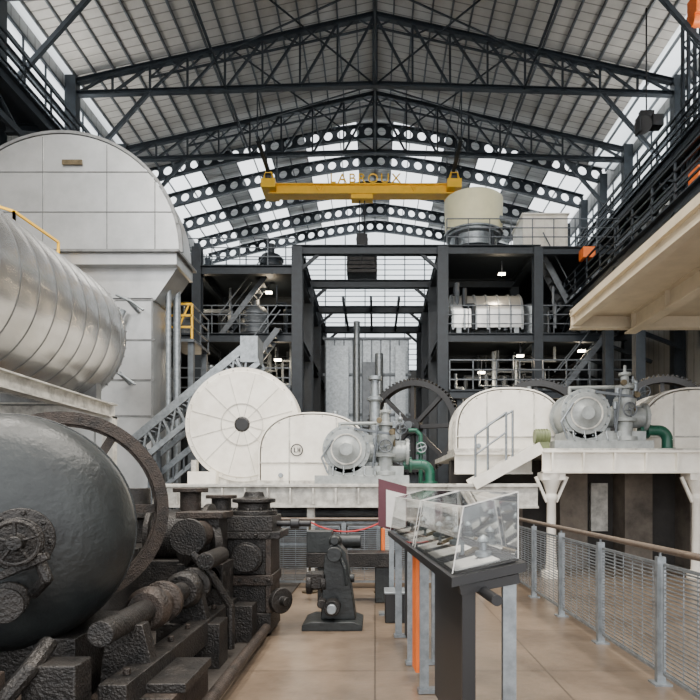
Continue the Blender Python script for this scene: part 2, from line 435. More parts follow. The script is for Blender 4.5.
for z0, x0, x1 in ((5, -12, -3.2), (5.3, 2.8, 9.8)):
    b.box(x0, x1, 22.5, 24.2, z0-.1, z0); b.ib((x0, 22.5, z0-.2), (x1, 22.5, z0-.2), .2, .3)
    b.rail((x0, 22.5, z0), (x1, 22.5, z0), 8, 1.1, .022, 1)
    for x in (x0+.4, (x0+x1)/2, x1-.4): b.box(x-.1, x+.1, 22.6, 22.8, 0, z0-.3)
for z, x0, x1 in ((11.36, 2.9, 9.8), (7.86, 2.9, 9.8), (10.56, -12.2, -3.2), (7.86, -12.2, -3.2)): b.rail((x0, 24.2, z), (x1, 24.2, z), 8, 1.1, .018, 1)
for (xa, za, xb, zb, y) in ((-5.9, 5, -3.8, 7.8, 23.4), (-6.6, 7.86, -4.6, 10.5, 25.2), (7.2, 5.3, 9.2, 7.8, 23.4), (8.8, 7.86, 7.0, 11.3, 25.0)):
    for dy in (0, .7):
        b.beam((xa, y+dy, za), (xb, y+dy, zb), .05, .22, 1); b.beam((xa, y+dy, za+.95), (xb, y+dy, zb+.95), .04, .04, 1)
    for k in range(11): f = k/10; x = xa+(xb-xa)*f; z = za+(zb-za)*f; b.box(x-.12, x+.12, y, y+.7, z, z+.03, 1)
b.done()

b = B('vacuum_pan_vessel', M_creamv, M_galv, M_steel)
b.lathe((4.2, 25.6, 11.4), (0, 0, 1), [(0, .55), (.25, .6), (.3, .95), (.75, 1.0), (.8, 1.16), (.95, 1.16)], 36, 1)
b.lathe((4.2, 25.6, 12.36), (0, 0, 1), [(0, 1.2), (1.45, 1.24), (1.52, 1.14), (1.56, .9), (1.6, 0)], 36, 0)
for a in range(4):
    x = 4.2+1.05*math.cos(a*pi/2+.7); y = 25.6+1.05*math.sin(a*pi/2+.7); b.cyl((x, y, 11.36), (x, y, 12.4), .07, n=8, m=2)
b.ringd((4.2, 25.6, 12.34), (0, 0, 1), 1.26, 1.1, .06, m=1)
b.cyl((4.6, 24.9, 12.9), (5.9, 25.1, 12.7), .14, n=12, m=1)
b.done()
b = B('white_water_tank', M_white, M_galv)
b.box(6.2, 8.1, 25.2, 27, 11.7, 13.1)
for i in range(5): b.box(6.2+i*.45-.0, 6.25+i*.45, 25.15, 25.2, 11.7, 13.1, 0)
b.box(6.15, 8.15, 25.1, 27.1, 13.05, 13.12); b.cyl((6.8, 26, 13.1), (6.8, 26, 13.5), .3, n=16, m=1)
b.box(6.3, 6.5, 25.3, 26.9, 11.36, 11.7, 1); b.box(7.8, 8, 25.3, 26.9, 11.36, 11.7, 1); b.done(.015)
b = B('crystalliser_tank', M_silver, M_galv, M_lampc)
b.box(3.2, 6.2, 25, 26.8, 8.3, 9.0); b.cyl((3.2, 25.9, 9.0), (6.2, 25.9, 9.0), .85, n=32)
for i in range(7): b.box(3.25+i*.48-.04, 3.25+i*.48+.04, 24.94, 25, 8.2, 9.0, 1); b.ringd((3.25+i*.48, 25.9, 9.0), (1, 0, 0), .9, .8, .06, 32, 1)
b.box(3.4, 3.6, 25, 26.8, 7.86, 8.3, 1); b.box(5.8, 6, 25, 26.8, 7.86, 8.3, 1); b.done()
b = B('settling_tank', M_galv, M_steel)
b.cyl((7.1, 27, 7.86), (7.1, 27, 9.6), .75, n=24); b.lathe((7.1, 27, 9.6), (0, 0, 1), [(0, .79), (.05, .79), (.2, .5), (.3, 0)], 24, 1); b.ringd((7.1, 27, 8.7), (0, 0, 1), .79, .73, .08); b.done()

b = B('panelled_boiler_casing', M_steelg, M_galv, M_steel)
b.box(-2.5, 1.7, 30, 34, 0, 9.1, 1)
for i in range(10): b.box(-2.5+i*.46, -2.44+i*.46, 29.94, 30, 0, 9.1, 0)
for z in (3, 5.2, 7.2, 9): b.box(-2.6, 1.8, 29.9, 30, z, z+.12, 0)
b.box(-2.4, -1.3, 29.5, 29.9, 4.6, 8.6, 1); b.box(-.6, 0, 29.5, 29.9, 4.6, 7.8, 0)
b.cyl((-.9, 29.6, 0), (-.9, 29.6, 9.8), .16, n=12, m=1); b.cyl((.2, 29.5, 0), (.2, 29.5, 8.2), .2, n=12, m=1); b.box(1.0, 1.5, 29.5, 29.9, 4, 8.6, 1)
b.done()
b = B('evaporator_vessels', M_steelg, M_steel, M_galv, M_rust)
for x, y, z, r, h, m in ((-5.8, 26.2, 0, .7, 4.2, 0), (-4.4, 26, 0, .6, 6.0, 1), (-8.6, 27, 0, .9, 5, 1), (-5.2, 26, 7.86, .6, 1.6, 0), (-8.8, 28, 7.86, .7, 2, 0),
                         (4.2, 26, 0, .8, 4.4, 0), (5.6, 26, 0, .5, 6, 1), (8, 27, 0, .8, 5, 1), (-10.8, 27, 0, 1, 6, 1), (-4.5, 26, 10.56, .5, 1.2, 1), (-8.2, 26, 10.56, .6, 1.2, 0)):
    b.lathe((x, y, z), (0, 0, 1), [(0, r), (h-.3, r), (h-.1, r*.8), (h, r*.3), (h+.4, r*.3)], 24, m)
    for k in range(3): b.ringd((x, y, z+h*(k+1)/4), (0, 0, 1), r+.05, r-.05, .08, 24, m)
b.done()
b = B('process_pipework', M_steelg, M_galv, M_steel)
for k in range(75):
    y = random.uniform(24.5, 27.5); sg = random.choice((-1, 1))
    x0 = sg*random.uniform(3.5, 7.5); z0 = random.choice((2.5, 5.8, 6.6, 9.2, 7, 4)); x1 = x0+random.uniform(-2.4, 2.4)
    x1 = sg*min(max(abs(x1), 3.4), 7.7)
    r = random.choice((.04, .06, .1)); z1 = min(z0+random.uniform(.6, 2), 7.6 if z0 < 7.5 else 10.2)
    b.tube([(x0, y, z0-1), (x0, y, z0), (x1, y, z0), (x1, y, z1)], r, 8, random.choice((0, 0, 1, 2, 2)))
b.done()
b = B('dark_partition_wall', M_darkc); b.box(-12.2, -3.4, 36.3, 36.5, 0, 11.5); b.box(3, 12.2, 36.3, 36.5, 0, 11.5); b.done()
for i, (x, y, z) in enumerate(((-7.4, 25, 9.6), (-5.6, 26.9, 7.3), (-4.0, 24.7, 6.9), (5.2, 24.6, 10.4), (5.9, 24.4, 7.0), (-6.7, 23.0, 4.5), (8.4, 24.4, 7.2), (-9.4, 25, 6.8), (3.9, 23, 4.8), (-4.6, 26, 10.1), (-6.2, 24.5, 5.9), (7.4, 23.2, 4.9), (4.4, 24.8, 6.4))):
    b = B('bulkhead_lamp', M_lamp, M_black)
    b.box(x-.15, x+.15, y-.1, y+.1, z, z+.05, 1); b.box(x-.13, x+.13, y-.08, y+.08, z-.06, z, 0); b.box(x-.02, x+.02, y-.02, y+.02, z+.05, z+.5, 1); o = b.done()
    l = bpy.data.lights.new('bulb', 'POINT'); l.energy = 65; l.color = (1, .80, .55); l.shadow_soft_size = .15
    lo = bpy.data.objects.new('bulb', l); bpy.context.scene.collection.objects.link(lo); lo.parent = o; lo.location = (0, 0, -.25)

# ---------------------------------------------------------------- silver boiler casing with arched hood
b = B('arched_boiler_casing', M_silver, M_silverd, M_brass, M_galv)
cx, cz, R = -7.85, 7.4, 2.95
arc = [(cx+R*math.cos(a), cz+.1+R*math.sin(a)) for a in [pi*i/40 for i in range(41)]]
b.prism(arc, 'y', 15, 16.0, 0)
arc2 = [(cx+(R+.05)*math.cos(a), cz+.1+(R+.05)*math.sin(a)) for a in [pi*i/40 for i in range(41)]]
for (a0, a1) in zip(arc2, arc2[1:]): b.beam((a0[0], 15.02, a0[1]), (a1[0], 15.02, a1[1]), .1, .07, 1)
for x in (-9.9, -8.3, -6.7, -5.5):
    zt = cz+.1+math.sqrt(max(0, R*R-(x-cx)**2))*.985; b.box(x-.012, x+.012, 14.985, 15, cz, zt, 1)
for z in (8.5, 9.5):
    w = math.sqrt(R*R-((z-cz-.1))**2); b.box(cx-w, cx+w, 14.985, 15, z-.012, z+.012, 1)
b.box(-7.8, -7.3, 14.94, 14.98, 9.66, 9.78, 2)
b.box(-11, -4.88, 14.75, 16.05, 7.1, 7.4, 0)
b.box(-11, -4.8, 14.65, 16.15, 7.38, 7.44, 1)
b.prism([(-11, 7.1), (-4.95, 7.1), (-5.5, 6.3), (-11, 6.3)], 'y', 15, 16.0, 0)
b.box(-11, -5.55, 15, 16.0, 0, 6.35, 0)
for z in (3.4, 4.3, 5.3, 6.3): b.box(-11, -5.5, 14.98, 15.02, z-.02, z+.02, 1)
for x in (-10, -8.6, -7.0, -5.57): b.box(x-.015, x+.015, 14.97, 15.02, 0, 6.35, 1)
b.beam((-6.9, 14.8, 4.4), (-6.2, 14.8, 6.0), .1, .1, 3)
b.cyl((-5.3, 15.4, 0), (-5.3, 15.4, 7), .07, n=10, m=3); b.cyl((-5.25, 15.9, 0), (-5.25, 15.9, 7), .1, n=10, m=3)
for (x, z) in ((-7.3, 6.1), (-5.9, 6.0), (-6.1, 4.2)):
    b.cyl((x, 14.95, z), (x-.12, 14.6, z+.2), .05, n=8, m=3); b.tube([(x-.4, 14.6, z+.3), (x, 14.55, z+.12), (x+.3, 14.5, z-.1)], .03, 8, 3)
b.done()
b = B('boiler_access_platform', M_yel, M_steelg)
b.rail((-9.6, 12.8, 7.1), (-7.7, 12.8, 6.5), 3, 1.0, .025, 0, 1)
b.rail((-7.7, 12.8, 6.5), (-7.6, 14.4, 6.5), 1, 1.0, .025, 0, 1)
b.box(-9.8, -7.5, 12.8, 14.4, 6.42, 6.5, 1); b.box(-9.6, -9.4, 13.5, 13.7, 0, 6.45, 1); b.box(-7.75, -7.6, 14.2, 14.4, 0, 6.45, 1)
b.done()
b = B('boiler_side_platform', M_yel, M_steelg)
b.box(-5.7, -4.95, 16.4, 18.0, 5.6, 5.68, 1); b.rail((-5.7, 16.4, 5.68), (-5.0, 16.4, 5.68), 1, .95, .025); b.rail((-5.0, 16.4, 5.68), (-5.0, 18, 5.68), 2, .95, .02, 1)
b.beam((-5.5, 16.42, 5.7), (-5.1, 16.42, 6.6), .04, .04)
b.box(-5.15, -5.0, 17.8, 17.95, 0, 5.6, 1); b.box(-5.15, -5.0, 16.5, 16.65, 0, 5.6, 1); b.done()
# ---------------------------------------------------------------- silver riveted drum
b = B('riveted_boiler_drum', M_drum, M_silverd, M_whited)
c = (-6.1, 4.5)
prof = []
for i in range(17):
    y = i*.46; prof += [(y, 1.3), (y+.2, 1.312), (y+.44, 1.3), (y+.445, 1.285), (y+.455, 1.285)]
prof = [p for p in prof if p[0] < 7.5]+[(7.5, 1.3), (7.7, 1.25), (7.85, 1.12), (7.95, .9), (8.02, .5), (8.05, 0)]
b.lathe((c[0], 4, c[1]), (0, 1, 0), prof, 72, 0)
for i in range(16):
    b.ringd((c[0], 4.45+i*.46, c[1]), (0, 1, 0), 1.306, 1.25, .016, 72, 1)
b.bolts((c[0], 11.6, c[1]), (0, 1, 0), 1.28, 50, .02, .03, 1)
b.ib((-7.2, 11.3, 3.05), (-4.9, 11.3, 3.05), .3, .28, 2); b.ib((-7.2, 6.3, 3.05), (-4.9, 6.3, 3.05), .3, .28, 2)
b.ib((-5.0, 5.5, 3.05), (-5.0, 11.4, 3.05), .2, .25, 2)
for y in (6.3, 11.3):
    b.prism([(-7.0, 3.15), (-5.2, 3.15), (-5.2, 3.6), (-5.6, 3.3), (-6.6, 3.3), (-7.0, 3.6)], 'y', y-.1, y+.1, 1)
    for x in (-7.1, -5.0): b.box(x-.1, x+.1, y-.1, y+.1, 0, 2.95, 2)
b.done()

# ---------------------------------------------------------------- inclined conveyor
b = B('inclined_conveyor', M_galv, M_steelg)
for y in (13.85, 14.45):
    p0, p1 = V((-5.6, y, 2.7)), V((-2.9, y, 4.95)); o = V((.22, 0, -.45))
    b.beam(p0, p1, .07, .18); b.beam(p0+o, p1+o, .06, .12)
    for i in range(9):
        a = p0.lerp(p1, i/8); b.beam(a, a+o, .05, .05)
        if i < 8: b.beam(a+o, p0.lerp(p1, (i+1)/8), .04, .04)
for i in range(30):
    a = V((-5.6, 13.85, 2.68)).lerp(V((-2.9, 13.85, 4.93)), i/29); b.cyl(a, a+V((0, .6, 0)), .04, n=8, m=1)
for x, z in ((-5.2, 2.5), (-3.5, 4.0)):
    for y in (13.85, 14.4): b.box(x-.05, x+.05, y, y+.08, 0, z, 1)
b.box(-3.1, -2.7, 13.8, 14.5, 4.5, 5.1, 0); b.done()
b = B('chute_frame', M_galv, M_steelg)
b.beam((-5.4, 14.55, 1.8), (-2.6, 14.55, 4.1), .05, .14); b.beam((-5.4, 14.58, 1.4), (-2.6, 14.58, 3.7), .05, .1)
for i in range(12): a = V((-5.4, 14.56, 1.8)).lerp(V((-2.6, 14.56, 4.1)), i/11); b.beam(a, a-V((0, 0, .4)), .04, .04, 1)
b.box(-5.4, -5.3, 14.53, 14.6, 0, 1.8, 1); b.box(-2.7, -2.6, 14.53, 14.6, 1.68, 4.0, 1); b.done()

# ---------------------------------------------------------------- decks
b = B('mill_deck', M_whited, M_conc, M_steelg)
b.box(-4.1, 1.45, 11.2, 15, 1.6, 1.68); b.box(1.45, 2.9, 10.7, 11.25, 1.6, 1.68)
b.ib((-4.1, 11.15, 1.45), (1.45, 11.15, 1.45), .16, .42); b.ib((1.3, 10.7, 1.45), (2.9, 10.7, 1.45), .16, .42)
for i in range(14): x = -4.1+i*.42; b.box(x, x+.03, 11.07, 11.15, 1.3, 1.6)
for x in (-4.0, -2.6, -1.2, .2, 1.4): b.box(x-.07, x+.07, 11.2, 11.34, 0, 1.3, 0)
b.box(-4.1, 1.45, 13.2, 13.4, 0, 1.6, 1)
b.box(-3.4, -1.4, 12.3, 13.2, 0, 1.5, 1)
b.done()
b = B('deck_underside_pipes', M_steelg, M_rust, M_galv)
for k in range(5): b.tube([(-4, 11.6+k*.1, .5+k*.2), (-.5+k*.3, 11.6+k*.1, .5+k*.2), (-.5+k*.3, 11.6+k*.1, 0)], .05+.01*k, 10, k % 3)
b.cyl((-3.4, 11.9, .0), (-3.4, 11.9, 1.2), .3, n=20, m=0); b.cyl((-2.4, 11.9, 0), (-2.4, 11.9, 1.0), .25, n=20, m=1); b.done()
b = B('raised_engine_deck', M_whited, M_white)
b.box(2.95, 9.5, 10.6, 11.3, 2.2, 2.3); b.box(1.5, 9.5, 11.3, 15, 2.2, 2.3)
b.ib((2.95, 10.6, 2.06), (9.5, 10.6, 2.06), .18, .4, 1); b.ib((1.5, 11.3, 2.06), (2.95, 11.3, 2.06), .18, .4, 1)
for i in range(12): x = 3.1+i*.55; b.box(x, x+.03, 10.51, 10.6, 1.9, 2.22, 1)
for x in (3.15, 5.75, 8.3):
    b.lathe((x, 10.72, 0), (0, 0, 1), [(0, .17), (.12, .17), (.14, .1), (.5, .085), (1.35, .08), (1.4, .11), (1.45, .11), (1.5, .09), (1.66, .14), (1.78, .2), (1.86, .2)], 16, 1)
    b.box(x-.2, x+.2, 10.55, 10.9, 1.74, 1.88, 1)
    for sg in (-1, 1): b.beam((x+sg*.08, 10.72, 1.35), (x+sg*.28, 10.72, 1.8), .06, .05, 1)
b.done()
b = B('concrete_foundation_wall', M_conc, M_darkc, M_whited)
b.box(1.6, 9.5, 12.6, 13, 0, 2.18, 1)
for x in (3.7, 5.0, 6.3, 7.6): b.box(x, x+.55, 12.0, 12.6, 0, 2.18, 0)
b.box(1.6, 3.0, 12.2, 12.6, 0, 1.5, 0); b.box(4.5, 4.85, 12.5, 12.6, .7, 1.7, 2)
b.done()
b = B('steel_steps', M_white, M_galv)
for y in (10.62, 11.2): b.beam((1.75, y, 1.66), (2.95, y, 2.32), .04, .2)
for i in range(4): b.box(1.95+i*.26, 2.22+i*.26, 10.65, 11.18, 1.79+i*.14, 1.82+i*.14, 1)
b.done()
b = B('deck_handrail', M_galv)
b.tube([(1.8, 10.75, 1.68), (1.8, 10.75, 2.55), (2.35, 10.75, 2.95), (2.35, 10.75, 2.05)], .022)
b.tube([(1.8, 10.75, 2.2), (2.35, 10.75, 2.6)], .018); b.tube([(2.05, 10.9, 1.8), (2.05, 10.9, 2.75), (2.5, 10.9, 3.0), (2.5, 10.9, 2.1)], .022)
b.done()

# ---------------------------------------------------------------- white mill machinery
def arch_poly(cx, w, z0, zs, z1, p=2.4, n=24):
    pts = [(cx+w/2, z0)]
    for i in range(n+1):
        a = pi*i/n; c, s_ = math.cos(a), math.sin(a)
        pts.append((cx+w/2*math.copysign(abs(c)**(2/p), c), zs+(z1-zs)*abs(s_)**(2/p)))
    pts.append((cx-w/2, z0)); return pts
def casing(cx, w, y, z0, zs, z1, logo=True, d=1.0):
    b = B('gear_guard_casing', M_white, M_whited, M_black, M_galv)
    b.prism(arch_poly(cx, w, z0, zs, z1), 'y', y, y+d)
    b.prism(arch_poly(cx, w+.09, z0, zs, z1+.045), 'y', y+.3, y+.36, 1)
    b.prism(arch_poly(cx, w+.09, z0, zs, z1+.045), 'y', y+d-.06, y+d, 1)
    b.prism(arch_poly(cx, w+.05, z0, zs, z1+.025), 'y', y, y+.04)
    b.prism(arch_poly(cx, w-.06, z0, zs, z1-.03), 'y', y-.012, y+.01)
    b.box(cx-w/2-.06, cx+w/2+.06, y-.03, y+d+.03, z0, z0+.08, 1)
    zm = z0+(zs-z0)*.7
    b.box(cx-w/2, cx+w/2, y-.03, y, zm, zm+.03, 1)
    for sx in (-.22, .22): b.box(cx+w*sx-.015, cx+w*sx+.015, y-.03, y, z0, z1-.12, 1)
    pp = arch_poly(cx, w-.1, z0, zs, z1-.05)
    for q in pp[::2]: b.cyl((q[0], y-.035, q[1]), (q[0], y, q[1]), .017, n=6, m=1)
    if logo:
        lx, lz = cx-w*.15, z0+(z1-z0)*.48
        b.ringd((lx, y-.035, lz), (0, 1, 0), .13, .108, .012, 28, 2)
        b.box(lx-.06, lx-.04, y-.04, y-.03, lz-.05, lz+.05, 2); b.box(lx-.06, lx, y-.04, y-.03, lz-.05, lz-.035, 2); b.box(lx+.015, lx+.033, y-.04, y-.03, lz-.05, lz+.05, 2); b.box(lx+.055, lx+.073, y-.04, y-.03, lz-.05, lz+.05, 2); b.box(lx+.02, lx+.06, y-.04, y-.03, lz-.008, lz+.008, 2)
    for dx in (-.3, .33):
        b.cyl((cx+w*dx, y-.06, z0+(zs-z0)*.3), (cx+w*dx, y, z0+(zs-z0)*.3), .05, n=12, m=3)
    b.cyl((cx+w*.2, y+.2, z1-.1), (cx+w*.2, y+.2, z1+.06), .05, n=12, m=3)
    b.box(cx-.2, cx+.2, y+.1, y+.28, z1-.03, z1+.03, 1)
    return b.done(.006)
casing(-1.3, 2.25, 12.6, 1.68, 2.3, 3.17)
casing(2.66, 2.1, 11.8, 2.3, 2.72, 3.56, False)
casing(6.35, 2.2, 11.8, 2.3, 2.72, 3.56, False)

b = B('white_flywheel_guard', M_white, M_whited, M_black)
wc = (-2.88, 13.0, 2.98)
b.lathe((wc[0], 13.0, wc[2]), (0, 1, 0), [(0, .0), (0, 1.14), (.03, 1.16), (.03, 1.24), (.16, 1.26), (.5, 1.26), (.55, 1.18), (.55, 0)], 64)
for i in range(6):
    a = i*pi/6+.26; b.beam((wc[0]-1.12*math.cos(a), 12.995, wc[2]-1.12*math.sin(a)), (wc[0]+1.12*math.cos(a), 12.995, wc[2]+1.12*math.sin(a)), .01, .012, 1, up=(0, 1, 0))
b.ringd((wc[0], 12.99, wc[2]), (0, 1, 0), .46, .445, .02, 40, 1)
b.lathe((wc[0], 12.97, wc[2]), (0, 1, 0), [(0, .13), (.03, .17), (.06, .17)], 24, 2)
b.bolts((wc[0], 13.0, wc[2]), (0, -1, 0), 1.18, 24, .015, .03, 1)
b.box(-3.5, -2.5, 13.05, 13.5, 1.68, 2.1, 1); b.box(-4.0, -3.4, 12.8, 13.6, 1.68, 1.95, 0)
b.box(-3.95, -3.85, 12.9, 13.1, 1.9, 2.2, 1); b.done()

def engine(x, y, z, body, acc):
    b = B('steam_engine', body, M_whited, M_galv, acc, M_brass, M_steelg)
    b.box(x-.85, x+.95, y-.35, y+.5, z, z+.16, 0); b.box(x-.6, x+.85, y-.25, y+.5, z+.16, z+.34, 0)
    c = (x-.25, y-.25, z+.66)
    b.lathe(c, (0, 1, 0), [(-.12, 0), (-.12, .12), (-.06, .2), (-.04, .38), (0, .38), (0, .46), (.07, .46), (.07, .4), (.68, .4), (.68, .46), (.74, .46)], 36, 0)
    b.bolts((c[0], c[1], c[2]), (0, -1, 0), .42, 16, .018, .03, 2)
    b.ringd((c[0], c[1]-.05, c[2]), (0, 1, 0), .3, .27, .03, 32, 1)
    b.prism([(x-.25, z+1.02), (x+.25, z+.95), (x+.3, z+.34), (x-.3, z+.34)], 'y', y, y+.5, 0)
    b.cyl((x+.05, y+.05, z+.62), (x+.95, y+.05, z+.62), .2, n=24); b.cyl((x+.9, y+.05, z+.62), (x+.96, y+.05, z+.62), .27, n=24); b.bolts((x+.96, y+.05, z+.62), (1, 0, 0), .23, 10, .015, .02, 2)
    tx = x+.5
    b.lathe((tx, y-.15, z+.16), (0, 0, 1), [(0, .22), (.08, .22), (.08, .14), (.35, .14), (.36, .2), (.42, .2), (.43, .13), (.62, .16), (.72, .2), (.78, .2), (.8, .12), (.95, .1), (.96, .17), (1.02, .17), (1.03, .08), (1.2, .07), (1.21, .11), (1.26, .11), (1.27, .03), (1.4, .025)], 24, 0)
    b.bolts((tx, y-.15, z+.94), (0, 0, 1), .17, 8, .014, .04, 2)
    b.wheel((tx, y-.38, z+.72), (0, 1, 0), .12, .014, 4, 5); b.cyl((tx, y-.38, z+.72), (tx, y-.15, z+.72), .02, n=8, m=2)
    b.wheel((tx+.3, y-.3, z+1.05), (0, 1, .3), .1, .013, 4, 5); b.cyl((tx+.3, y-.3, z+1.05), (tx+.3, y-.05, z+1.0), .018, n=8, m=2)
    for k, (dx, dz) in enumerate(((-.16, 1.05), (.17, 1.12), (-.2, .8))):
        b.tube([(tx, y-.15, z+dz), (tx+dx, y-.2, z+dz), (tx+dx, y-.2, z+dz-.4)], .022, 8, (2, 4, 5)[k])
        b.cyl((tx+dx, y-.2, z+dz-.05), (tx+dx, y-.2, z+dz+.08), .045, n=10, m=2)
    for sg in (-1, 1):
        b.sph((tx+.3*1, y+.2+sg*.13, z+1.28), .05, 2, 12); b.cyl((tx+.3, y+.2, z+1.4), (tx+.3, y+.2+sg*.13, z+1.28), .012, n=6, m=2)
    b.cyl((tx+.3, y+.2, z+.8), (tx+.3, y+.2, z+1.42), .02, n=8, m=2); b.box(tx+.15, tx+.45, y+.05, y+.35, z+.75, z+.85)
    b.tube([(x-.6, y-.28, z+.2), (x-.72, y-.3, z+.5), (x-.5, y-.32, z+.85)], .02, 8, 2)
    for k in range(5):
        b.tube([(x-.5+k*.2, y-.3, z+.34), (x-.5+k*.2, y-.36, z+.2), (x-.5+k*.2, y-.4, z+.16)], .015, 6, 2)
    b.beam((x-.1, y-.3, z+1.05), (tx+.1, y-.34, z+.95), .03, .05, 5); b.beam((tx-.25, y-.34, z+.3), (tx-.15, y-.34, z+1.1), .03, .04, 5)
    b.tube([(x-.4, y+.2, z+1.0), (x-.4, y+.2, z+1.2), (tx, y+.1, z+1.2), (tx, y-.1, z+1.1)], .035, 10, 0)
    for dx, dz in ((.62, .98), (.38, 1.2)):
        b.cyl((x+dx, y-.42, z+dz), (x+dx, y-.36, z+dz), .055, n=16, m=4)
    px = x+.95
    b.tube([(px-.1, y+.05, z+.38), (px+.25, y+.05, z+.38)], .1, 14, 3)
    b.bend((px+.25, y+.05, z+.2), .18, pi/2, 0, 'xz', .1, 3, 14)
    b.cyl((px+.43, y+.05, z+.2), (px+.43, y+.05, z), .1, n=14, m=3)
    b.cyl((px+.02, y+.05, z+.38), (px+.07, y+.05, z+.38), .15, n=16, m=3); b.cyl((px+.43, y+.05, z), (px+.43, y+.05, z+.05), .15, n=16, m=3)
    return b.done(.004)
engine(-.3, 11.75, 1.68, M_grey, M_green)
engine(4.1, 11.2, 2.3, M_grey, M_green)
b = B('electric_motor', M_olive, M_black)
b.cyl((2.95, 11.1, 2.55), (3.22, 11.1, 2.55), .13, n=20)
for i in range(5): b.ringd((2.98+i*.05, 11.1, 2.55), (1, 0, 0), .145, .12, .02, 20)
b.box(2.98, 3.2, 11.0, 11.2, 2.3, 2.45); b.done()
b = B('vertical_steam_valve', M_green, M_galv)
b.tube([(.95, 12.5, 1.68), (.95, 12.5, 2.7), (.85, 12.5, 2.8), (.7, 12.5, 2.8)], .045, 12); b.cyl((.95, 12.5, 2.3), (.95, 12.5, 2.35), .1); b.cyl((.95, 12.5, 2.5), (.95, 12.5, 2.55), .1)
b.wheel((.95, 12.3, 2.43), (0, 1, 0), .10, .012, 4, 1); b.done()
b = B('exhaust_stack', M_galv, M_black)
b.lathe((-.0, 13.9, 1.68), (0, 0, 1), [(0, .14), (1.9, .12), (1.95, .18), (2.0, .18), (2.05, .1), (2.4, .09), (2.42, .16), (2.5, .16)], 16); b.done()

def gearwheel(name, c, R, yaw, w=.3, n=72, sp=8):
    b = B(name, M_black, M_steelg)
    ax = V((math.sin(yaw), math.cos(yaw), 0)); c = V(c)
    b.ringd(c, ax, R, R*.88, w, n, 0)
    u = V((0, 0, 1)); a = ax.cross(u)
    for i in range(n):
        an = 2*pi*i/n; e = a*math.cos(an)+u*math.sin(an); b.beam(c+e*R*.99, c+e*R*1.04, .045, w, 0, up=ax)
    for i in range(sp):
        an = 2*pi*i/sp; e = a*math.cos(an)+u*math.sin(an); b.beam(c+e*.1, c+e*R*.9, .1, w*.5, 0, up=ax)
    b.cyl(c-ax*w*.7, c+ax*w*.7, R*.18, n=20); b.cyl(c-ax*w*1.6, c+ax*w*1.6, R*.09, n=16, m=1)
    b.box(c.x-.35, c.x+.35, c.y+.1, c.y+.5, 0, c.z-.05, 1)
    return b.done()
gearwheel('mill_gear_wheel', (1.0, 15.7, 3.2), 1.2, .35)
gearwheel('mill_gear_wheel', (4.2, 15.7, 3.1), 1.3, .2)
gearwheel('mill_gear_wheel', (7.5, 15.7, 3.2), 1.3, .2)

# ---------------------------------------------------------------- railings
def mesh_rail(name, p, q, n, dy=0):
    b = B(name, M_galv, M_wood)
    p = V(p); q = V(q); d = (q-p).normalized()
    for i in range(n+1):
        a = p.lerp(q, i/n)
        b.beam(a, a+V((0, 0, 1.04)), .07, .05, 0)
        b.box(a.x-.07, a.x+.07, a.y-.07, a.y+.07, 0, .015, 0)
        if i < n:
            e = p.lerp(q, (i+1)/n); a2 = a+d*.07; e2 = e-d*.07
            for z in (.1, .98): b.beam(a2+V((0, 0, z)), e2+V((0, 0, z)), .02, .025, 0)
            for s_ in (a2, e2): b.beam(s_+V((0, 0, .1)), s_+V((0, 0, .98)), .02, .02, 0)
            for k in range(26): z = .125+k*.033; b.beam(a2+V((0, 0, z)), e2+V((0, 0, z)), .006, .012, 0)
            L_ = (e2-a2).length
            for k in range(int(L_/.2)): f = a2+d*(k*.2+.06); b.beam(f+V((0, 0, .1)), f+V((0, 0, .98)), .007, .007, 0)
    b.cyl(p+V((0, 0, 1.1)), q+V((0, 0, 1.1)), .028, n=12, m=1)
    for i in range(n+1): a = p.lerp(q, i/n); b.cyl(a+V((0, 0, 1.03)), a+V((0, 0, 1.09)), .012, n=8)
    return b.done()
mesh_rail('walkway_railing', (2.33, 2.3, 0), (2.33, 10.1, 0), 6)
mesh_rail('cross_railing', (-1.6, 9.6, 0), (1.7, 9.6, 0), 3)
b = B('rope_barrier', M_red, M_brass)
for x in (-1.0, .1): b.cyl((x, 9.2, 0), (x, 9.2, 1.1), .02, n=10, m=1); b.cyl((x, 9.2, 0), (x, 9.2, .02), .12, m=1)
b.tube([(-1+1.1*i/8, 9.2, 1.08-.15*(1-((i-4)/4)**2)) for i in range(9)], .012); b.done()

# ---------------------------------------------------------------- pedestal machine in walkway
b = B('pedestal_drilling_head', M_tank, M_rust, M_galv)
X, Y = -.46, 7.0
b.prism([(X-.36, 0), (X+.32, 0), (X+.32, .06), (X+.22, .1), (X-.26, .1), (X-.36, .06)], 'y', Y-.3, Y+.3)
b.prism([(X-.16, .1), (X+.24, .1), (X+.13, .85), (X+.05, .95), (X-.05, .95), (X-.12, .8)], 'y', Y-.15, Y+.18)
b.cyl((X, Y-.28, .85), (X, Y+.28, .85), .085, n=20); b.sph((X, Y, .98), .08, 0, 14)
b.cyl((X, Y-.2, 1.0), (X, Y+.1, 1.0), .05, n=14)
b.cyl((X-.02, Y-.34, .26), (X-.02, Y-.1, .26), .09, n=20, m=1); b.cyl((X-.02, Y-.4, .26), (X-.02, Y-.34, .26), .055, n=14, m=2)
b.cyl((X-.14, Y-.3, .3), (X-.14, Y, .3), .05, n=14, m=1)
b.lathe((X-.1, Y-.05, .5), (-1, 0, 0), [(0, .12), (.06, .12), (.07, .08), (.16, .08), (.17, .13), (.23, .13)], 20, 1)
b.box(X-.32, X-.1, Y-.15, Y+.12, .45, .62, 1); b.cyl((X+.12, Y, .55), (X+.22, Y, .55), .05, n=12)
b.tube([(X+.05, Y-.2, .85), (X+.12, Y-.25, .7), (X+.14, Y-.27, .5)], .02)
b.done(.008)
b = B('lathe_bed', M_rust, M_tank)
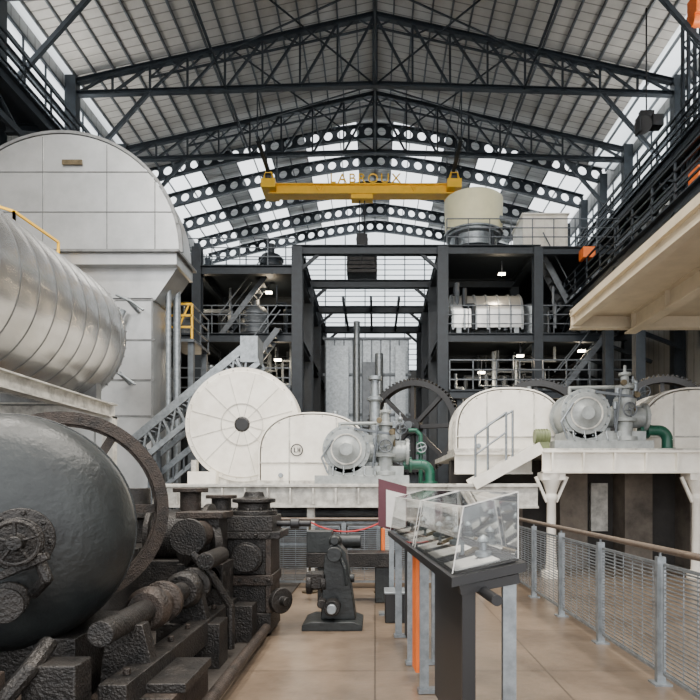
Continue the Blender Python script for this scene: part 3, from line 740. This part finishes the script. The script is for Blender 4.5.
b.box(-.95, .3, 8.3, 8.7, .5, .7); b.box(-.8, -.55, 8.35, 8.65, 0, .5, 1); b.box(.0, .22, 8.35, 8.65, 0, .5, 1); b.cyl((-.7, 8.5, .85), (-.2, 8.5, .85), .1, m=1); b.box(-.95, -.6, 8.32, 8.68, .7, 1.0, 1); b.done(.01)
b = B('floor_junction_box', M_black, M_galv); b.box(.12, .36, 7.1, 7.5, 0, .36); b.box(.11, .37, 7.09, 7.44, .34, .37, 1); b.done(.008)

# ---------------------------------------------------------------- display console with acrylic case
b = B('museum_display_case', M_black, M_galv, M_glass, M_paper, M_brass, M_org, M_maroon)
n0, n1 = V((.60, 3.15, 0)), V((.34, 6.6, 0)); d = (n1-n0).normalized(); a = V((d.y, -d.x, 0))
def q(t, u, z): return n0+d*t+a*u+V((0, 0, z))
LN = (n1-n0).length
def hexa(pts, m): b.add(pts, [(0, 1, 3, 2), (4, 6, 7, 5), (0, 4, 5, 1), (2, 3, 7, 6), (0, 2, 6, 4), (1, 5, 7, 3)], m)
hexa([q(t, u, (1.08 if u < 0 else 1.16)+dz) for t in (0, LN) for u in (-.2, .2) for dz in (0, .05)], 0)
hexa([q(t, u, (1.132 if u < 0 else 1.212)+dz) for t in (.05, LN-.05) for u in (-.17, .17) for dz in (0, .006)], 0)
for t in (.15, .75, 1.25, 1.75, 2.3, 2.85):
    hexa([q(t+dt, u, (1.137 if u < 0 else 1.196)+dz) for dt in (0, .32) for u in (-.15, .1) for dz in (0.005, .012)], 3)
for t0, t1 in ((.08, 1.5), (1.62, LN-.08)):
    P = [q(t, u, z) for t in (t0, t1) for (u, z) in ((-.18, 1.14), (-.12, 1.5), (.18, 1.22), (.18, 1.58))]
    b.add(P, [(0, 4, 5, 1), (2, 3, 7, 6), (1, 5, 7, 3), (0, 1, 3, 2), (4, 6, 7, 5)], 2)
    for i, j in ((0, 1), (2, 3), (4, 5), (6, 7), (1, 5), (3, 7), (1, 3), (5, 7)): b.beam(P[i], P[j], .006, .006, 3)
for t in (.35, 1.1, 1.8, 2.6):
    c = q(t, .06, 1.2); b.lathe(c, (0, 0, 1), [(0, .05), (.03, .05), (.04, .02), (.08, .02), (.09, .04), (.11, .03), (.13, 0)], 14, 1)
    c = q(t+.2, -.02, 1.17); b.cyl(c, c+V((.1, .12, .03)), .03, n=12, m=4); b.cyl(c+V((0, 0, .02)), c+V((0, 0, .1)), .012, n=8, m=1)
b.cyl(q(-.22, -.02, 1.05), q(LN, -.02, 1.05), .028, n=16, m=0)
for t in (.05, 1.55, 2.3, 3.3):
    for u in (-.1, .12):
        p = q(t, u, 0); b.beam(p, p+V((0, 0, 1.1)), .07, .045, 1 if u > 0 or t > 1 else 0)
    b.beam(q(t, -.15, .02), q(t, .17, .02), .09, .03, 1); b.beam(q(t, -.15, 1.06), q(t, .17, 1.12), .06, .05, 0)
hexa([q(t, u, z) for t in (.35, 1.3) for u in (-.06, -.03) for z in (.08, 1.06)], 0)
hexa([q(t, u, z) for t in (1.8, 2.0) for u in (-.13, -.09) for z in (.08, 1.06)], 5)
hexa([q(t, u, z) for t in (2.5, 3.1) for u in (-.06, -.03) for z in (.08, 1.06)], 0)
b.done()
b = B('information_panel', M_maroon, M_paper, M_galv)
b.prism([(.04, 1.12), (.40, 1.02), (.40, 1.62), (.04, 1.72)], 'y', 7.55, 7.58, 0); b.prism([(.14, 1.12), (.385, 1.06), (.385, 1.52), (.14, 1.58)], 'y', 7.535, 7.55, 1)
b.box(.18, .24, 7.58, 7.63, 0, 1.5, 2); b.box(.05, .4, 7.52, 7.7, 0, .02, 2); b.done()
b = B('orange_bollard', M_org, M_black); b.cyl((.12, 8.9, 0), (.12, 8.9, 1.0), .03, n=12); b.cyl((.12, 8.9, 0), (.12, 8.9, .03), .12, m=1); b.done()

# ---------------------------------------------------------------- left foreground engine
b = B('cast_iron_boiler_tank', M_tank, M_rust, M_brass, M_black)
c = V((-2.55, 4.25, 1.31)); ax = V((.42, -.91, 0)).normalized()
b.lathe(c-ax*.45, ax, [(0, .74), (.06, .78), (.75, .78), (.88, .76), (1.0, .69), (1.09, .57), (1.15, .38), (1.18, .18), (1.185, 0)], 64, 0)
b.ringd(c+ax*.15, ax, .80, .76, .05, 64, 0); b.bolts(c+ax*.17, ax, .785, 40, .010, .015, 0)
v = c+ax*.66+V((.12, 0, -.02))
b.lathe(v, ax, [(0, .19), (.05, .19), (.06, .12), (.16, .1), (.17, .14), (.22, .14), (.23, .05), (.36, .04)], 24, 1); b.bolts(v+ax*.05, ax, .16, 8, .016, .02, 1)
b.wheel(v+ax*.3, ax, .12, .014, 5, 1)
b.tube([v+ax*.12, v+ax*.16+V((.12, 0, -.10)), v+ax*.16+V((.17, 0, -.22)), v+ax*.1+V((.08, 0, -.32))], .035, 10, 1)
b.beam(v+ax*.22+V((-.1, 0, -.2)), v+ax*.22+V((.18, 0, -.08)), .045, .045, 1)
b.lathe(v+V((-.05, -.03, -.36)), ax, [(0, .11), (.06, .11), (.07, .07), (.2, .07), (.21, .1), (.25, .1)], 20, 1)
b.box(-3.1, -1.95, 3.9, 4.8, .03, .62, 1); b.box(-3.2, -1.85, 3.8, 4.9, .03, .2, 1)
b.done(.006)
b = B('cast_flywheel', M_rust2, M_rust)
fc = V((-2.86, 5.55, 1.40)); fx = V((.45, -.89, 0)).normalized()
b.ringd(fc, fx, .90, .79, .15, 72); b.ringd(fc, fx, .80, .77, .06, 72)
u = V((0, 0, 1)); a_ = fx.cross(u)
for i in range(6):
    an = 2*pi*i/6; e = a_*math.cos(an)+u*math.sin(an); b.beam(fc, fc+e*.8, .08, .06, 0, up=fx)
b.cyl(fc-fx*.15, fc+fx*.15, .14, n=20); b.cyl(fc-fx*.1, fc-fx*.7, .06, n=16, m=1)
b.box(fc.x-.5, fc.x-.1, fc.y+.35, fc.y+.8, .03, fc.z-.05, 1)
b.done()

b = B('antique_steam_engine_bed', M_rust, M_rust2, M_tank, M_black)
b.box(-1.62, -1.45, 3.5, 6.3, .25, .45); b.box(-1.9, -1.35, 5.2, 5.5, .03, .42); b.box(-1.8, -1.25, 6.1, 6.35, .03, .4)
b.box(-1.78, -1.25, 3.7, 4.5, .03, .3, 1); b.box(-1.75, -1.2, 3.8, 4.4, .3, .36, 0)
b.cyl((-1.15, 3.4, .12), (-1.15, 6.35, .12), .05, n=12, m=1)
b.cyl((-1.65, 3.6, .72), (-1.65, 6.3, .72), .08, n=20, m=0)
for y in (4.3, 5.1, 5.9): b.lathe((-1.65, y, .72), (0, 1, 0), [(0, .13), (.05, .16), (.12, .16), (.14, .11), (.3, .11), (.32, .16), (.38, .16)], 24, 1 if y < 5 else 0)
for y in (4.0, 5.3, 6.1): b.prism([(-1.84, .03), (-1.4, .03), (-1.48, .5), (-1.53, .7), (-1.75, .7), (-1.79, .5)], 'y', y-.06, y+.06)
b.lathe((-1.9, 5.9, 1.05), (.4, .35, .0), [(0, .12), (.02, .22), (.08, .22), (.1, .15), (.22, .15), (.24, .24), (.32, .24)], 28, 0)
b.box(-1.95, -1.5, 5.9, 6.35, .4, .85, 0); b.box(-1.9, -1.55, 5.95, 6.3, .85, 1.3, 0); b.box(-1.96, -1.5, 5.9, 6.35, 1.3, 1.36, 1)
b.cyl((-1.72, 5.55, 1.15), (-1.72, 6.0, 1.15), .13, n=20, m=1); b.cyl((-1.5, 5.3, .95), (-1.5, 5.85, .95), .08, n=16, m=0); b.cyl((-1.72, 5.5, 1.15), (-1.72, 5.56, 1.15), .17, n=20, m=0)
b.box(-2.3, -1.85, 5.0, 5.7, .03, .55, 0) if False else None
b.tube([(-1.68, 5.5, 1.0), (-1.5, 5.5, .8), (-1.35, 5.6, .5), (-1.35, 5.6, .1)], .04, 10, 0)
b.bolts((-1.5, 5.3, .95), (0, -1, 0), .05, 6, .01, .02, 2)
for k in range(6): b.cyl((-1.53, 3.7+k*.4, .45), (-1.53, 3.7+k*.4, .49), .025, n=6, m=1)
b.done(.008)
b = B('steam_cylinder_block', M_rust, M_rust2, M_black)
b.box(-1.72, -1.12, 6.45, 7.1, .03, .25); b.box(-1.65, -1.15, 6.5, 7.0, .25, .55)
b.box(-1.75, -1.1, 6.45, 7.05, .55, .66, 1); b.box(-1.6, -1.15, 6.5, 7.0, .66, 1.05); b.box(-1.68, -1.02, 6.45, 7.1, 1.05, 1.13, 0); b.box(-1.62, -1.1, 6.45, 7.05, 1.13, 1.3)
b.lathe((-1.36, 6.75, 1.3), (0, 0, 1), [(0, .26), (.05, .26), (.06, .18), (.13, .18), (.14, .24), (.18, .24), (.2, .12), (.26, .1)], 24)
b.bolts((-1.36, 6.75, 1.34), (0, 0, 1), .22, 10, .018, .04)
for x in (-1.62, -1.45, -1.28, -1.14):
    for z in (.61, 1.09): b.cyl((x, 6.47, z), (x, 6.42, z), .022, n=6)
b.lathe((-1.38, 6.5, .85), (0, -1, 0), [(0, .17), (.06, .17), (.07, .11), (.1, .11), (.11, .15), (.14, .15)], 24)
b.cyl((-1.15, 6.75, 1.2), (-.72, 6.75, 1.2), .035, n=12, m=2); b.cyl((-.95, 6.75, 1.2), (-.85, 6.75, 1.2), .06, n=12, m=2)
b.lathe((-1.12, 6.6, .38), (.5, -.5, 0), [(0, .1), (.1, .1), (.11, .14), (.17, .14), (.18, .05), (.26, .05)], 20)
for x in (-1.68, -1.15): b.box(x-.03, x+.03, 6.46, 7.05, .25, 1.05, 1)
b.done(.008)
b = B('piston_valve_chest', M_rust, M_rust2)
b.box(-2.6, -1.85, 6.6, 7.4, .03, .8); b.cyl((-2.6, 7, 1.05), (-1.9, 7, 1.05), .3, n=28); b.ringd((-1.93, 7, 1.05), (1, 0, 0), .37, .2, .06); b.ringd((-2.55, 7, 1.05), (1, 0, 0), .37, .2, .06)
b.cyl((-2.15, 7, 1.2), (-2.15, 7, 1.6), .12, n=16, m=1); b.cyl((-2.15, 7, 1.55), (-2.15, 7, 1.6), .2, n=16, m=1); b.box(-1.9, -1.8, 6.8, 7.2, .8, 1.15); b.done(.008)
b = B('iron_machine_frame', M_rust, M_rust2)
b.box(-3.4, -1.3, 2.7, 3.0, .03, .28); b.box(-3.4, -2.6, 3.0, 3.5, .03, .5); b.beam((-3.2, 3.1, .5), (-2.0, 3.2, .55), .12, .12, 1)
b.cyl((-2.9, 2.95, .55), (-2.2, 2.95, .55), .13, n=20); b.prism([(-2.4, .28), (-1.5, .28), (-1.6, .4), (-2.3, .5)], 'y', 2.75, 2.95, 1)
b.tube([(-2.1, 3.1, .3), (-1.9, 3.3, .6), (-1.9, 3.5, .7)], .05, 10, 0)
b.box(-1.95, -1.65, 3.3, 3.5, .03, .62); b.box(-2.3, -1.8, 3.1, 3.6, .03, .42, 1); b.done(.01)
b = B('flywheel_pedestal_block', M_rust, M_rust2)
b.box(-4.2, -2.75, 7, 9.5, .03, .9); b.box(-2.6, -1.6, 8.2, 9.4, .03, .8); b.cyl((-2.6, 8.9, .9), (-1.5, 8.9, .9), .22, n=24, m=1)
b.lathe((-3.2, 8, .9), (0, 0, 1), [(0, .4), (.3, .4), (.32, .5), (.4, .5), (.42, .2), (.7, .2)], 24)
b.cyl((-2.2, 8.6, .8), (-2.2, 8.6, 1.5), .14, n=16); b.cyl((-2.2, 8.6, 1.45), (-2.2, 8.6, 1.5), .22, n=16, m=1); b.done(.01)

# ---------------------------------------------------------------- lights
w = bpy.data.worlds.new('World'); bpy.context.scene.world = w; w.use_nodes = True
bg = w.node_tree.nodes['Background']; bg.inputs[0].default_value = (.97, .98, 1, 1); bg.inputs[1].default_value = 3.3
def fill_lamp(name, x, y, z, power, rot=(0, 0, 0), hang=True, col=(1, .96, .9), sx=.95, sy=.65):
    b = B(name, M_black, M_galv)
    if hang:
        b.box(x-.5, x+.5, y-.35, y+.35, z+.06, z+.2); b.cyl((x, y, z+.2), (x, y, rz(x)-.02), .02, n=6, m=1)
    else:
        b.box(x-.3, x+.3, y-.3, y+.3, z-.2, z-.06); b.box(x-.05, x+.05, y-.05, y+.05, z-.6, z-.2, 1)
    o = b.done()
    l = bpy.data.lights.new('bulb', 'AREA'); l.shape = 'RECTANGLE'; l.size = sx; l.size_y = sy; l.energy = power; l.color = col
    lo = bpy.data.objects.new('bulb', l); bpy.context.scene.collection.objects.link(lo); lo.parent = o
    lo.location = (x-o.location.x, y-o.location.y, z-o.location.z); lo.rotation_euler = rot
for x in (-6, 0, 6):
    for y in (2, 8.5): fill_lamp('overhead_fill_lamp', x, y, 15.5, 1250, col=(1, .93, .84))  # unseen lamps added above the view as soft fill for the hall
for sg in (-1, 1):
    for y in (11, 18, 25): fill_lamp('roof_fill_uplight', sg*11.6, y, 14.4, 420, rot=(0, pi+sg*.6, 0), hang=False, col=(1, .95, .88), sx=.5, sy=.5)  # floodlights added on the galleries only to brighten the roof underside

# ---------------------------------------------------------------- camera
cam = bpy.data.cameras.new('camera'); co = bpy.data.objects.new('camera', cam); bpy.context.scene.collection.objects.link(co)
co.location = (0, 0, 1.6); co.rotation_euler = (pi/2, 0, 0)
cam.sensor_width = 36; cam.lens = 36*600/700; cam.shift_y = 138/700; cam.shift_x = -25/700
cam.clip_end = 200
bpy.context.scene.camera = co
